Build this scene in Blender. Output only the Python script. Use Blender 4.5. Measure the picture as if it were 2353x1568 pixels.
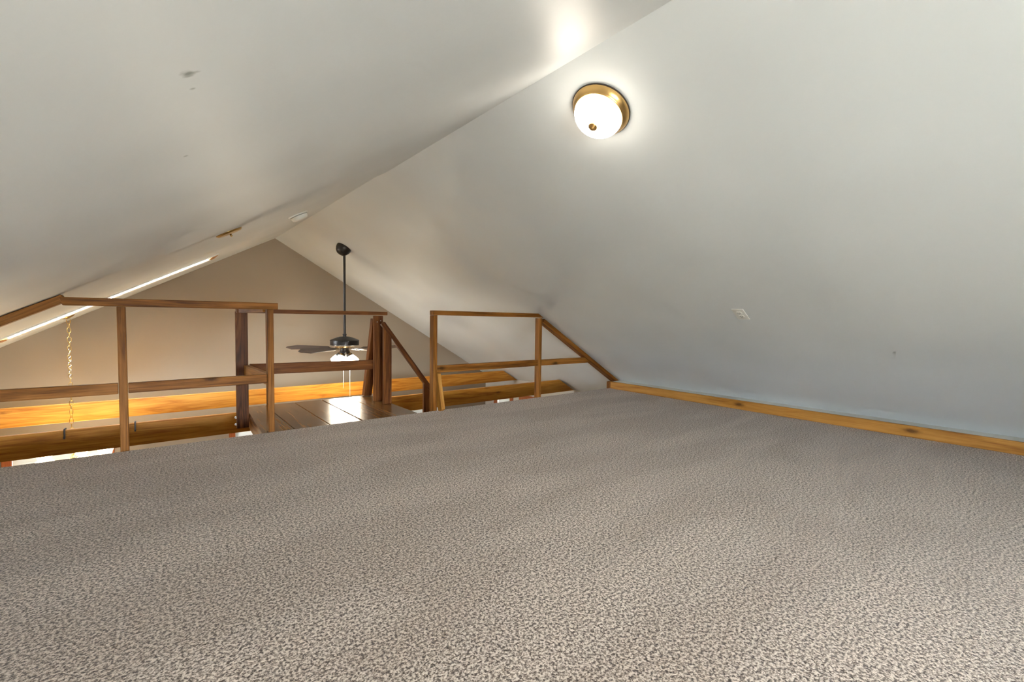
import bpy, bmesh, math, random
from mathutils import Vector, Matrix

random.seed(7)
for o in list(bpy.data.objects):
    bpy.data.objects.remove(o, do_unlink=True)
SC = bpy.context.scene
COL = SC.collection

# ------------------------------------------------------------------ units
# model units u: the camera stands 1 u above the loft carpet; 1 u = S metres
S = 0.79
def V(x, y, z):
    return Vector((x * S, y * S, (z + 1.0) * S))

# ------------------------------------------------------------------ camera
FPX = 1036.25
CX, CY = 1176.5, 784.0
VPX = (2475.48, 751.74)
VPY = (348.276, 721.01)
ax = Vector((VPX[0] - CX, VPX[1] - CY, FPX)).normalized()
ay = Vector((VPY[0] - CX, VPY[1] - CY, FPX)).normalized()
az = ax.cross(ay).normalized()
ay = az.cross(ax).normalized()
Rm = Matrix((ax, ay, az))                      # world = Rm @ (right, down, forward)
right, down, fwd = Rm.col[0].copy(), Rm.col[1].copy(), Rm.col[2].copy()
cam_d = bpy.data.cameras.new('camera')
cam_d.sensor_width = 36.0
cam_d.lens = 36.0 * FPX / 2353.0
cam_d.clip_start = 0.02
cam = bpy.data.objects.new('camera', cam_d)
COL.objects.link(cam)
M = Matrix((right, -down, -fwd)).transposed().to_4x4()
M.translation = V(0, 0, 0)
cam.matrix_world = M
SC.camera = cam

# ------------------------------------------------------------------ world, exposure
SC.view_settings.view_transform = 'Standard'
SC.view_settings.look = 'None'
SC.view_settings.gamma = 1.0
SC.view_settings.use_curve_mapping = False
SC.view_settings.exposure = 1.22
w = bpy.data.worlds.new('sky')
SC.world = w
w.use_nodes = True
wnt = w.node_tree
bg = wnt.nodes['Background']
bg.inputs['Strength'].default_value = 60.0
# overcast sky above the horizon, darker ground below it
wtc = wnt.nodes.new('ShaderNodeTexCoord')
wsep = wnt.nodes.new('ShaderNodeSeparateXYZ')
wnt.links.new(wtc.outputs['Generated'], wsep.inputs[0])
wr = wnt.nodes.new('ShaderNodeValToRGB')
wr.color_ramp.elements[0].position = 0.47
wr.color_ramp.elements[0].color = (0.40, 0.41, 0.38, 1)
wr.color_ramp.elements[1].position = 0.53
wr.color_ramp.elements[1].color = (0.85, 0.95, 1.04, 1)
wmr = wnt.nodes.new('ShaderNodeMapRange')
wmr.inputs['From Min'].default_value = -1.0
wmr.inputs['From Max'].default_value = 1.0
wnt.links.new(wsep.outputs['Z'], wmr.inputs['Value'])
wnt.links.new(wmr.outputs['Result'], wr.inputs['Fac'])
wnt.links.new(wr.outputs['Color'], bg.inputs['Color'])
SC.cycles.max_bounces = 7
SC.cycles.diffuse_bounces = 4
SC.cycles.glossy_bounces = 2
SC.cycles.use_adaptive_sampling = True
SC.cycles.adaptive_threshold = 0.15
SC.cycles.adaptive_min_samples = 20
SC.cycles.use_light_tree = False
SC.cycles.transparent_max_bounces = 12
SC.cycles.sample_clamp_indirect = 6.0
SC.cycles.use_denoising = True
SC.cycles.caustics_reflective = False
SC.cycles.caustics_refractive = False

def portal(loc, size_x, size_y, rot):
    l = bpy.data.lights.new('window_portal', 'AREA')
    l.shape = 'RECTANGLE'
    l.size, l.size_y = size_x, size_y
    l.cycles.is_portal = True
    o = bpy.data.objects.new('window_portal', l)
    COL.objects.link(o)
    o.location = loc
    o.rotation_euler = rot
    return o

# ------------------------------------------------------------------ room dimensions (u)
D = 4.26                    # loft edge
W = 8.743                   # far gable wall
YB = -2.50                  # near gable wall
XR, ZR = 1.698, 1.319       # ridge
SR, SL = 0.59, 0.557        # slopes
XE_R, XE_L = 6.2, -3.11     # side walls
ZF = -4.1                   # lower floor
KINK = 0.016
def smooth(t):
    t = max(0.0, min(1.0, t))
    return t * t * (3 - 2 * t)
def kink(y):
    return KINK * smooth((y - (D - 0.30)) / 0.34)
def zr(x, y=0): return ZR - SR * (x - XR) + kink(y)
def zl(x, y=0): return ZR + SL * (x - XR) + kink(y)
ZE_R = zr(XE_R)
ZE_L = zl(XE_L)

# ------------------------------------------------------------------ materials
def mat(name):
    m = bpy.data.materials.new(name)
    m.use_nodes = True
    nt = m.node_tree
    return m, nt, nt.nodes['Principled BSDF']

def N(nt, typ, **kw):
    n = nt.nodes.new(typ)
    for k, v in kw.items():
        if k.startswith('i_'):
            key = k[2:]
            key = int(key) if key.isdigit() else key.replace('_', ' ')
            n.inputs[key].default_value = v
        else:
            setattr(n, k, v)
    return n

def ramp(nt, stops):
    n = nt.nodes.new('ShaderNodeValToRGB')
    el = n.color_ramp.elements
    while len(el) > 1:
        el.remove(el[-1])
    el[0].position = stops[0][0]
    el[0].color = (*stops[0][1], 1)
    for p, c in stops[1:]:
        e = el.new(p)
        e.color = (*c, 1)
    return n

def plain(name, col, rough=0.5, metal=0.0, spec=0.5, emit=None, estr=0.0, coat=0.0):
    m, nt, b = mat(name)
    b.inputs['Base Color'].default_value = (*col, 1)
    b.inputs['Roughness'].default_value = rough
    b.inputs['Metallic'].default_value = metal
    b.inputs['Specular IOR Level'].default_value = spec
    b.inputs['Coat Weight'].default_value = coat
    if emit:
        b.inputs['Emission Color'].default_value = (*emit, 1)
        b.inputs['Emission Strength'].default_value = estr
    return m

def paint(name, col, rough, bump=0.05, scale=60, spec=0.5, stains=False):
    m, nt, b = mat(name)
    L = nt.links.new
    tc = N(nt, 'ShaderNodeTexCoord')
    geo = N(nt, 'ShaderNodeNewGeometry')
    n1 = N(nt, 'ShaderNodeTexNoise', i_Scale=1.7, i_Detail=1.0)
    L(geo.outputs['Position'], n1.inputs['Vector'])
    r = ramp(nt, [(0.3, tuple(c * 0.96 for c in col)), (0.7, tuple(min(1, c * 1.03) for c in col))])
    L(n1.outputs['Fac'], r.inputs['Fac'])
    last = r.outputs['Color']
    if stains:
        # a few dark scuff marks on the paint, each an irregular blotch of its own
        n2 = N(nt, 'ShaderNodeTexNoise', i_Scale=45.0, i_Detail=2.0)
        L(geo.outputs['Position'], n2.inputs['Vector'])
        for (x, y, rad, dark) in stains:
            p = V(x, y, zl(x))
            d = N(nt, 'ShaderNodeVectorMath', operation='DISTANCE')
            d.inputs[1].default_value = p
            L(geo.outputs['Position'], d.inputs[0])
            a = N(nt, 'ShaderNodeMath', operation='DIVIDE')
            a.inputs[1].default_value = rad
            L(d.outputs['Value'], a.inputs[0])
            sm = N(nt, 'ShaderNodeMath', operation='MULTIPLY_ADD')
            sm.inputs[1].default_value = 1.6
            L(n2.outputs['Fac'], sm.inputs[0])
            L(a.outputs[0], sm.inputs[2])
            rr = ramp(nt, [(0.0, (dark, dark, dark)), (0.28, (dark * 0.9, dark * 0.9, dark * 0.9)), (0.42, (0, 0, 0))])
            dv = N(nt, 'ShaderNodeMath', operation='MULTIPLY')
            dv.inputs[1].default_value = 0.25
            L(sm.outputs[0], dv.inputs[0])
            L(dv.outputs[0], rr.inputs['Fac'])
            mx = N(nt, 'ShaderNodeMix', data_type='RGBA')
            L(rr.outputs['Color'], mx.inputs['Factor'])
            L(last, mx.inputs['A'])
            mx.inputs['B'].default_value = (0.10, 0.12, 0.10, 1)
            last = mx.outputs['Result']
    L(last, b.inputs['Base Color'])
    b.inputs['Roughness'].default_value = rough
    b.inputs['Specular IOR Level'].default_value = spec
    n3 = N(nt, 'ShaderNodeTexNoise', i_Scale=scale, i_Detail=2.0)
    n4 = N(nt, 'ShaderNodeTexNoise', i_Scale=2.2, i_Detail=0.0)
    L(geo.outputs['Position'], n3.inputs['Vector'])
    L(geo.outputs['Position'], n4.inputs['Vector'])
    hm = N(nt, 'ShaderNodeMath', operation='MULTIPLY_ADD')
    hm.inputs[1].default_value = 0.6 / max(bump, 0.01) * 0.1 * 10
    L(n4.outputs['Fac'], hm.inputs[0])
    L(n3.outputs['Fac'], hm.inputs[2])
    b1 = N(nt, 'ShaderNodeBump', i_Strength=bump, i_Distance=0.004)
    L(hm.outputs[0], b1.inputs['Height'])
    L(b1.outputs['Normal'], b.inputs['Normal'])
    return m

def wood(name, dark, mid, light, rough=0.4, knots=0.5, coat=0.0, grain=1.0, spec=0.4):
    """grain runs along each board's own local x"""
    m, nt, b = mat(name)
    L = nt.links.new
    tc = N(nt, 'ShaderNodeTexCoord')
    oi = N(nt, 'ShaderNodeObjectInfo')
    off = N(nt, 'ShaderNodeVectorMath', operation='SCALE')
    off.inputs[0].default_value = (13.1, 7.7, 5.3)
    L(oi.outputs['Random'], off.inputs['Scale'])
    add = N(nt, 'ShaderNodeVectorMath', operation='ADD')
    L(tc.outputs['Object'], add.inputs[0])
    L(off.outputs['Vector'], add.inputs[1])
    mp = N(nt, 'ShaderNodeMapping')
    mp.inputs['Scale'].default_value = (1.1, 17, 17)
    L(add.outputs['Vector'], mp.inputs['Vector'])
    n1 = N(nt, 'ShaderNodeTexNoise', i_Scale=1.0, i_Detail=5.0, i_Roughness=0.6, i_Distortion=1.2)
    L(mp.outputs['Vector'], n1.inputs['Vector'])
    mp2 = N(nt, 'ShaderNodeMapping')
    mp2.inputs['Scale'].default_value = (5, 150, 150)
    L(add.outputs['Vector'], mp2.inputs['Vector'])
    n2 = N(nt, 'ShaderNodeTexNoise', i_Scale=1.0, i_Detail=3.0)
    L(mp2.outputs['Vector'], n2.inputs['Vector'])
    mix = N(nt, 'ShaderNodeMath', operation='MULTIPLY_ADD')
    mix.inputs[1].default_value = 0.35 * grain
    L(n2.outputs['Fac'], mix.inputs[0])
    sc = N(nt, 'ShaderNodeMath', operation='MULTIPLY')
    sc.inputs[1].default_value = 0.8
    L(n1.outputs['Fac'], sc.inputs[0])
    L(sc.outputs[0], mix.inputs[2])
    r = ramp(nt, [(0.42, dark), (0.56, mid), (0.72, light)])
    L(mix.outputs[0], r.inputs['Fac'])
    # knots
    mp3 = N(nt, 'ShaderNodeMapping')
    mp3.inputs['Scale'].default_value = (2.6, 7.0, 7.0)
    L(add.outputs['Vector'], mp3.inputs['Vector'])
    vo = N(nt, 'ShaderNodeTexVoronoi', i_Scale=1.0)
    L(mp3.outputs['Vector'], vo.inputs['Vector'])
    n5 = N(nt, 'ShaderNodeTexNoise', i_Scale=40.0, i_Detail=2.0)
    L(add.outputs['Vector'], n5.inputs['Vector'])
    ka = N(nt, 'ShaderNodeMath', operation='MULTIPLY_ADD')
    ka.inputs[1].default_value = 0.08
    L(n5.outputs['Fac'], ka.inputs[0])
    L(vo.outputs['Distance'], ka.inputs[2])
    kr = ramp(nt, [(0.09, (knots,) * 3), (0.17, (0.25 * knots,) * 3), (0.22, (0, 0, 0))])
    L(ka.outputs[0], kr.inputs['Fac'])
    mx = N(nt, 'ShaderNodeMix', data_type='RGBA')
    L(kr.outputs['Color'], mx.inputs['Factor'])
    L(r.outputs['Color'], mx.inputs['A'])
    mx.inputs['B'].default_value = (dark[0] * 0.35, dark[1] * 0.3, dark[2] * 0.3, 1)
    L(mx.outputs['Result'], b.inputs['Base Color'])
    b.inputs['Roughness'].default_value = rough
    b.inputs['Coat Weight'].default_value = coat
    b.inputs['Coat Roughness'].default_value = 0.2
    b.inputs['Specular IOR Level'].default_value = spec
    bp = N(nt, 'ShaderNodeBump', i_Strength=0.15, i_Distance=0.002)
    L(mix.outputs[0], bp.inputs['Height'])
    L(bp.outputs['Normal'], b.inputs['Normal'])
    return m

def carpet_mat():
    m, nt, b = mat('carpet')
    L = nt.links.new
    geo = N(nt, 'ShaderNodeNewGeometry')
    n1 = N(nt, 'ShaderNodeTexNoise', i_Scale=180.0, i_Detail=2.0, i_Roughness=0.7)
    L(geo.outputs['Position'], n1.inputs['Vector'])
    r = ramp(nt, [(0.42, (0.057, 0.036, 0.024)), (0.495, (0.335, 0.257, 0.197)), (0.565, (0.69, 0.575, 0.475))])
    n1b = N(nt, 'ShaderNodeTexNoise', i_Scale=110.0, i_Detail=2.0, i_Roughness=0.6)
    L(geo.outputs['Position'], n1b.inputs['Vector'])
    nm = N(nt, 'ShaderNodeMix', data_type='FLOAT')
    nm.inputs['Factor'].default_value = 0.45
    L(n1.outputs['Fac'], nm.inputs['A'])
    L(n1b.outputs['Fac'], nm.inputs['B'])
    L(nm.outputs['Result'], r.inputs['Fac'])
    # vacuum tracks: broad swathes where the pile lies one way or the other
    mp = N(nt, 'ShaderNodeMapping')
    mp.inputs['Rotation'].default_value = (0, 0, math.radians(-32))
    mp.inputs['Scale'].default_value = (0.6, 2.0, 1)
    L(geo.outputs['Position'], mp.inputs['Vector'])
    n3 = N(nt, 'ShaderNodeTexNoise', i_Scale=1.5, i_Detail=2.0, i_Distortion=0.4)
    L(mp.outputs['Vector'], n3.inputs['Vector'])
    r3 = ramp(nt, [(0.42, (0.92, 0.90, 0.88)), (0.50, (0.99, 0.99, 0.99)), (0.60, (1.07, 1.07, 1.07))])
    L(n3.outputs['Fac'], r3.inputs['Fac'])
    mul = N(nt, 'ShaderNodeMix', data_type='RGBA', blend_type='MULTIPLY')
    mul.inputs['Factor'].default_value = 1.0
    L(r.outputs['Color'], mul.inputs['A'])
    L(r3.outputs['Color'], mul.inputs['B'])
    L(mul.outputs['Result'], b.inputs['Base Color'])
    b.inputs['Roughness'].default_value = 0.95
    b.inputs['Specular IOR Level'].default_value = 0.1
    b.inputs['Sheen Weight'].default_value = 0.25
    bp = N(nt, 'ShaderNodeBump', i_Strength=0.6, i_Distance=0.005)
    L(nm.outputs['Result'], bp.inputs['Height'])
    L(bp.outputs['Normal'], b.inputs['Normal'])
    return m

def glass_mat(name='window_glass', tint=1.0):
    m = bpy.data.materials.new(name)
    m.use_nodes = True
    nt = m.node_tree
    nt.nodes.clear()
    out = N(nt, 'ShaderNodeOutputMaterial')
    t = N(nt, 'ShaderNodeBsdfTransparent')
    t.inputs['Color'].default_value = (tint, tint, tint, 1)
    g = N(nt, 'ShaderNodeBsdfGlossy')
    g.inputs['Roughness'].default_value = 0.02
    mx = N(nt, 'ShaderNodeMixShader')
    mx.inputs['Fac'].default_value = 0.06
    nt.links.new(t.outputs[0], mx.inputs[1])
    nt.links.new(g.outputs[0], mx.inputs[2])
    nt.links.new(mx.outputs[0], out.inputs['Surface'])
    return m

def glow(name, col, strength):
    m = bpy.data.materials.new(name)
    m.use_nodes = True
    b = m.node_tree.nodes['Principled BSDF']
    b.inputs['Base Color'].default_value = (0.9, 0.88, 0.82, 1)
    b.inputs['Roughness'].default_value = 0.3
    b.inputs['Emission Color'].default_value = (*col, 1)
    b.inputs['Emission Strength'].default_value = strength
    return m

def blind_mat():
    m, nt, b = mat('white_blind_slat')
    b.inputs['Base Color'].default_value = (0.80, 0.81, 0.78, 1)
    b.inputs['Roughness'].default_value = 0.5
    tr = N(nt, 'ShaderNodeBsdfTranslucent')
    tr.inputs['Color'].default_value = (0.9, 0.95, 0.92, 1)
    mx = N(nt, 'ShaderNodeMixShader')
    mx.inputs['Fac'].default_value = 0.005
    out = nt.nodes['Material Output']
    nt.links.new(b.outputs[0], mx.inputs[1])
    nt.links.new(tr.outputs[0], mx.inputs[2])
    nt.links.new(mx.outputs[0], out.inputs['Surface'])
    return m
M_BLIND = blind_mat()
M_CEIL = paint('ceiling_paint', (0.705, 0.735, 0.742), 0.49, bump=0.06, scale=55, spec=0.38,
               stains=[(0.056, 0.953, 0.014, 0.85), (0.067, 1.024, 0.006, 0.5), (0.079, 1.49, 0.006, 0.45)])
M_WALL = paint('wall_paint_tan', (0.30, 0.240, 0.178), 0.6, bump=0.04)
M_WALLR = paint('wall_paint_light', (0.62, 0.59, 0.54), 0.6, bump=0.04)
M_TRIMW = paint('white_textured_trim', (0.78, 0.75, 0.69), 0.6, bump=0.5, scale=140)
M_CARPET = carpet_mat()
M_WHITE = plain('white_plastic', (0.78, 0.77, 0.72), 0.35)
M_SASH = plain('white_window_vinyl', (0.80, 0.82, 0.80), 0.4)
M_DARKHOLE = plain('dark_slot', (0.02, 0.02, 0.02), 0.7)
M_GLASS = glass_mat()
M_TINT = glass_mat('dimming_skylight_glass', 0.66)  # grey tint added to the pane only to weaken the skylight's daylight
M_RAIL = wood('stained_rail_wood', (0.075, 0.024, 0.004), (0.205, 0.074, 0.012), (0.33, 0.138, 0.028), 0.5, knots=0.85, spec=0.12)
M_RAILD = wood('dark_stained_wood', (0.045, 0.015, 0.006), (0.125, 0.042, 0.013), (0.23, 0.085, 0.024), 0.42, knots=0.4, coat=0.0, spec=0.12)
M_BEAM = wood('honey_beam_wood', (0.29, 0.092, 0.010), (0.47, 0.190, 0.024), (0.60, 0.28, 0.048), 0.45, knots=0.8, spec=0.25)
M_PINE = wood('pine_baseboard_wood', (0.20, 0.075, 0.010), (0.36, 0.155, 0.026), (0.47, 0.23, 0.05), 0.45, knots=0.9, spec=0.25)
M_PLANK = wood('glossy_plank_wood', (0.085, 0.033, 0.007), (0.175, 0.075, 0.018), (0.27, 0.125, 0.034), 0.25, knots=0.15, spec=0.5)
M_CASING = wood('red_casing_wood', (0.20, 0.05, 0.015), (0.36, 0.10, 0.03), (0.45, 0.15, 0.05), 0.4, knots=0.2)
M_BRONZE = plain('dark_bronze', (0.028, 0.024, 0.022), 0.38, metal=0.6)
M_BLADE = wood('fan_blade_wood', (0.03, 0.020, 0.016), (0.065, 0.042, 0.032), (0.11, 0.072, 0.055), 0.4, knots=0.0)
M_BRASS = plain('brushed_brass', (0.62, 0.40, 0.15), 0.28, metal=1.0)
M_POLISH = plain('polished_brass', (0.45, 0.30, 0.10), 0.3, metal=1.0)
M_IRON = plain('iron_hook', (0.10, 0.09, 0.09), 0.45, metal=0.8)
M_STEEL = plain('steel_bolt', (0.65, 0.64, 0.62), 0.3, metal=1.0)
M_CORD = plain('white_cord', (0.80, 0.79, 0.74), 0.4)
M_GASKET = plain('dark_rim', (0.05, 0.035, 0.025), 0.5)
M_DOME = glow('frosted_lit_glass', (1.0, 0.90, 0.76), 10.5)
M_FANSHADE = glow('fan_lit_glass', (1.0, 0.84, 0.60), 24.0)
M_CHSHADE = glow('chandelier_lit_glass', (1.0, 0.76, 0.46), 7.0)

# ------------------------------------------------------------------ mesh helpers
def link(name, me, parent=None, loc=None):
    o = bpy.data.objects.new(name, me)
    COL.objects.link(o)
    if parent is not None:
        o.parent = parent
    if loc is not None:
        o.location = loc
    return o

def bm_obj(name, bm, material, parent=None, matrix=None, smooth_shade=False):
    """matrix is in world space; the mesh is in the object's own space"""
    me = bpy.data.meshes.new(name)
    bmesh.ops.recalc_face_normals(bm, faces=bm.faces)
    bm.to_mesh(me)
    bm.free()
    me.materials.append(material)
    if smooth_shade:
        for p in me.polygons:
            p.use_smooth = True
    o = link(name, me, parent)
    place(o, matrix if matrix is not None else Matrix.Identity(4), parent)
    return o

WM = {}
def place(o, matrix, parent):
    WM[o.name] = matrix
    if parent is None:
        o.matrix_world = matrix
    else:
        o.matrix_local = WM[parent.name].inverted() @ matrix

def tag(o, label=None, cat=None, group=None, kind=None):
    if label: o['label'] = label
    if cat: o['category'] = cat
    if group: o['group'] = group
    if kind: o['kind'] = kind
    return o

def thing(name, label, cat, loc, group=None):
    e = bpy.data.objects.new(name, None)
    e.empty_display_size = 0.05
    COL.objects.link(e)
    place(e, Matrix.Translation(loc), None)
    return tag(e, label, cat, group)

def bm_box(bm, x0, x1, y0, y1, z0, z1):
    vs = [bm.verts.new(p) for p in ((x0, y0, z0), (x1, y0, z0), (x1, y1, z0), (x0, y1, z0),
                                    (x0, y0, z1), (x1, y0, z1), (x1, y1, z1), (x0, y1, z1))]
    for f in ((0, 3, 2, 1), (4, 5, 6, 7), (0, 1, 5, 4), (1, 2, 6, 5), (2, 3, 7, 6), (3, 0, 4, 7)):
        bm.faces.new([vs[i] for i in f])
    return vs

def bevel(bm, r, seg=1):
    bmesh.ops.bevel(bm, geom=list(bm.edges), offset=r, segments=seg, affect='EDGES', profile=0.6)

def frame(p0, p1, up):
    X = (p1 - p0).normalized()
    Y = up.cross(X).normalized()
    Z = X.cross(Y).normalized()
    m = Matrix((X, Y, Z)).transposed().to_4x4()
    m.translation = (p0 + p1) / 2
    return m

def board(name, p0, p1, side, height, material, parent=None, up=(0, 0, 1), k0=0.0, k1=0.0, bev=0.003):
    """a board from p0 to p1 (u), cross section side x height (u); k0/k1 slant the end cuts"""
    a, b = V(*p0), V(*p1)
    m = frame(a, b, Vector(up))
    Ln = (b - a).length / 2
    s, h = side * S / 2, height * S / 2
    bm = bmesh.new()
    vs = bm_box(bm, -Ln, Ln, -s, s, -h, h)
    for v in vs:
        v.co.x += (k0 if v.co.x < 0 else k1) * v.co.z
    if bev:
        bevel(bm, bev)
    return bm_obj(name, bm, material, parent, m)

def box(name, x0, x1, y0, y1, z0, z1, material, parent=None, bev=0.0, seg=1):
    """axis-aligned box (u); local x follows its longest side"""
    a, b = V(x0, y0, z0), V(x1, y1, z1)
    d = b - a
    c = (a + b) / 2
    ax_ = max(range(3), key=lambda i: d[i])
    X = Vector([1 if i == ax_ else 0 for i in range(3)])
    Z = Vector((0, 0, 1)) if ax_ != 2 else Vector((0, 1, 0))
    Y = Z.cross(X)
    m = Matrix((X, Y, Z)).transposed().to_4x4()
    m.translation = c
    ex = abs(X.dot(d)) / 2
    ey = abs(Y.dot(d)) / 2
    ez = abs(Z.dot(d)) / 2
    bm = bmesh.new()
    bm_box(bm, -ex, ex, -ey, ey, -ez, ez)
    if bev:
        bevel(bm, bev, seg)
    return bm_obj(name, bm, material, parent, m)

def lathe_bm(profile, n=40, cap=True):
    bm = bmesh.new()
    rings = []
    for r, z in profile:
        if r < 1e-6:
            rings.append([bm.verts.new((0, 0, z))])
        else:
            rings.append([bm.verts.new((r * math.cos(2 * math.pi * i / n), r * math.sin(2 * math.pi * i / n), z)) for i in range(n)])
    for a, b in zip(rings, rings[1:]):
        if len(a) == 1 and len(b) == 1:
            continue
        if len(a) == 1:
            for i in range(n): bm.faces.new((a[0], b[i], b[(i + 1) % n]))
        elif len(b) == 1:
            for i in range(n): bm.faces.new((a[i], a[(i + 1) % n], b[0]))
        else:
            for i in range(n): bm.faces.new((a[i], a[(i + 1) % n], b[(i + 1) % n], b[i]))
    if cap:
        for rg in (rings[0], rings[-1]):
            if len(rg) > 2:
                bm.faces.new(rg)
    return bm

def tube_bm(path, r, n=8, closed=False):
    bm = bmesh.new()
    P = [Vector(p) for p in path]
    rings = []
    cnt = len(P)
    prev = None
    for i, p in enumerate(P):
        if closed:
            t = (P[(i + 1) % cnt] - P[i - 1]).normalized()
        else:
            t = (P[min(i + 1, cnt - 1)] - P[max(i - 1, 0)]).normalized()
        if prev is None:
            ref = Vector((0, 0, 1)) if abs(t.z) < 0.9 else Vector((1, 0, 0))
            nx = t.cross(ref).normalized()
        else:
            nx = (prev - t * prev.dot(t)).normalized()
        prev = nx
        ny = t.cross(nx)
        rr = r[i] if isinstance(r, (list, tuple)) else r
        rings.append([bm.verts.new(p + nx * rr * math.cos(2 * math.pi * k / n) + ny * rr * math.sin(2 * math.pi * k / n)) for k in range(n)])
    rng = range(cnt) if closed else range(cnt - 1)
    for i in rng:
        a, b = rings[i], rings[(i + 1) % cnt]
        for k in range(n):
            bm.faces.new((a[k], a[(k + 1) % n], b[(k + 1) % n], b[k]))
    if not closed:
        bm.faces.new(rings[0])
        bm.faces.new(rings[-1])
    return bm

def autosmooth(o, deg=35):
    for p in o.data.polygons:
        p.use_smooth = True
    me = o.data
    bm = bmesh.new()
    bm.from_mesh(me)
    for e in bm.edges:
        if len(e.link_faces) == 2 and e.calc_face_angle(0) > math.radians(deg):
            e.smooth = False
    bm.to_mesh(me)
    bm.free()
    return o

def slope_frame(loc, side):
    """frame on the underside of a roof slope: local z points into the room, local x runs up the slope"""
    s = SR if side == 'R' else SL
    if side == 'R':
        n = Vector((-s, 0, -1)).normalized()
        x = Vector((-1, 0, s)).normalized()
    else:
        n = Vector((s, 0, -1)).normalized()
        x = Vector((1, 0, s)).normalized()
    y = n.cross(x)
    m = Matrix((x, y, n)).transposed().to_4x4()
    m.translation = loc
    return m

# ------------------------------------------------------------------ setting: ceiling
SKY = (-1.25, 0.63, 6.74, 7.30)      # skylight opening in the left slope
def frange(a, b, n):
    return [a + (b - a) * i / n for i in range(n + 1)]
def ceiling():
    bm = bmesh.new()
    ys = sorted(set([round(v, 4) for v in frange(YB - 0.06, D - 0.4, 10) + frange(D - 0.4, D + 0.1, 22) +
                     frange(D + 0.1, W + 0.06, 10) + [SKY[2], SKY[3]]]))
    TH = 0.14
    for side in ('R', 'L'):
        if side == 'R':
            xs = frange(XR, XE_R + 0.08, 12)
            zf = zr
        else:
            xs = sorted(set(frange(XE_L - 0.08, XR, 12) + [SKY[0], SKY[1]]))
            zf = zl
        lo = {}
        hi = {}
        for i, x in enumerate(xs):
            for j, y in enumerate(ys):
                lo[i, j] = bm.verts.new(V(x, y, zf(x, y)))
                hi[i, j] = bm.verts.new(V(x, y, zf(x, 99) + TH))
        cells = set()
        for i in range(len(xs) - 1):
            for j in range(len(ys) - 1):
                cx_, cy_ = (xs[i] + xs[i + 1]) / 2, (ys[j] + ys[j + 1]) / 2
                if side == 'L' and SKY[0] < cx_ < SKY[1] and SKY[2] < cy_ < SKY[3]:
                    continue
                cells.add((i, j))
        for (i, j) in cells:
            f = bm.faces.new((lo[i, j], lo[i, j + 1], lo[i + 1, j + 1], lo[i + 1, j]))
            f.smooth = True
            bm.faces.new((hi[i, j], hi[i + 1, j], hi[i + 1, j + 1], hi[i, j + 1]))
            for (di, dj, a, b) in ((-1, 0, (i, j), (i, j + 1)), (1, 0, (i + 1, j + 1), (i + 1, j)),
                                   (0, -1, (i + 1, j), (i, j)), (0, 1, (i, j + 1), (i + 1, j + 1))):
                if (i + di, j + dj) not in cells:
                    bm.faces.new((lo[a], hi[a], hi[b], lo[b]))
    bmesh.ops.recalc_face_normals(bm, faces=bm.faces)
    me = bpy.data.meshes.new('ceiling')
    bm.to_mesh(me)
    bm.free()
    bm = bmesh.new()
    bm.from_mesh(me)
    for e in bm.edges:
        if len(e.link_faces) == 2 and e.calc_face_angle(0) > 0.4:
            e.smooth = False
    bm.to_mesh(me)
    bm.free()
    me.materials.append(M_CEIL)
    return tag(link('ceiling', me), 'off-white painted cathedral ceiling of two sloping planes meeting at a ridge', None, None, 'structure')
ceiling()

# ------------------------------------------------------------------ setting: floors
fl = box('floor', -2.50, 5.30, YB - 0.02, D, -1.24, -1.0, M_CARPET)
tag(fl, 'greige cut-pile carpet covering the loft floor', None, None, 'structure')
M_TILE = plain('lower_floor_tile', (0.42, 0.33, 0.25), 0.4)
tag(box('floor_lower', XE_L - 0.1, XE_R + 0.1, YB - 0.1, W + 0.1, ZF - 0.1, ZF, M_TILE), 'tan floor of the room below the loft', None, None, 'structure')

# ------------------------------------------------------------------ setting: walls
def wall_holes(bm, fix_axis, f0, f1, a0, a1, z0, z1, holes):
    """rectangular wall with rectangular openings (u); fix_axis 'y' or 'x'"""
    As = sorted(set([a0, a1] + [h[0] for h in holes] + [h[1] for h in holes]))
    Zs = sorted(set([z0, z1] + [h[2] for h in holes] + [h[3] for h in holes]))
    for i in range(len(As) - 1):
        for j in range(len(Zs) - 1):
            ca, cz = (As[i] + As[i + 1]) / 2, (Zs[j] + Zs[j + 1]) / 2
            if any(h[0] < ca < h[1] and h[2] < cz < h[3] for h in holes):
                continue
            if fix_axis == 'y':
                p, q = V(As[i], f0, Zs[j]), V(As[i + 1], f1, Zs[j + 1])
            else:
                p, q = V(f0, As[i], Zs[j]), V(f1, As[i + 1], Zs[j + 1])
            bm_box(bm, p.x, q.x, p.y, q.y, p.z, q.z)

def prism_y(bm, poly, y0, y1):
    a = [bm.verts.new(V(x, y0, z)) for x, z in poly]
    b = [bm.verts.new(V(x, y1, z)) for x, z in poly]
    bm.faces.new(a)
    bm.faces.new(b[::-1])
    n = len(poly)
    for i in range(n):
        bm.faces.new((a[i], b[i], b[(i + 1) % n], a[(i + 1) % n]))

ZT = -1.30
FAR_WIN = [(-1.49, -0.555, -3.0, -1.80), (1.06, 1.98, -3.0, -1.80), (4.02, 4.94, -3.0, -1.80)]
bm = bmesh.new()
wall_holes(bm, 'y', W, W + 0.16, XE_L, XE_R, ZF, ZT, FAR_WIN)
xl_ = XR - (ZR - ZT) / SL
xr_ = XR + (ZR - ZT) / SR
prism_y(bm, [(xl_ - .02, ZT), (xr_ + .02, ZT), (XR, ZR + KINK + 0.012)], W, W + 0.16)
tag(bm_obj('wall_far', bm, M_WALL), 'tan painted gable wall at the far end of the open room', None, None, 'structure')

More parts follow.
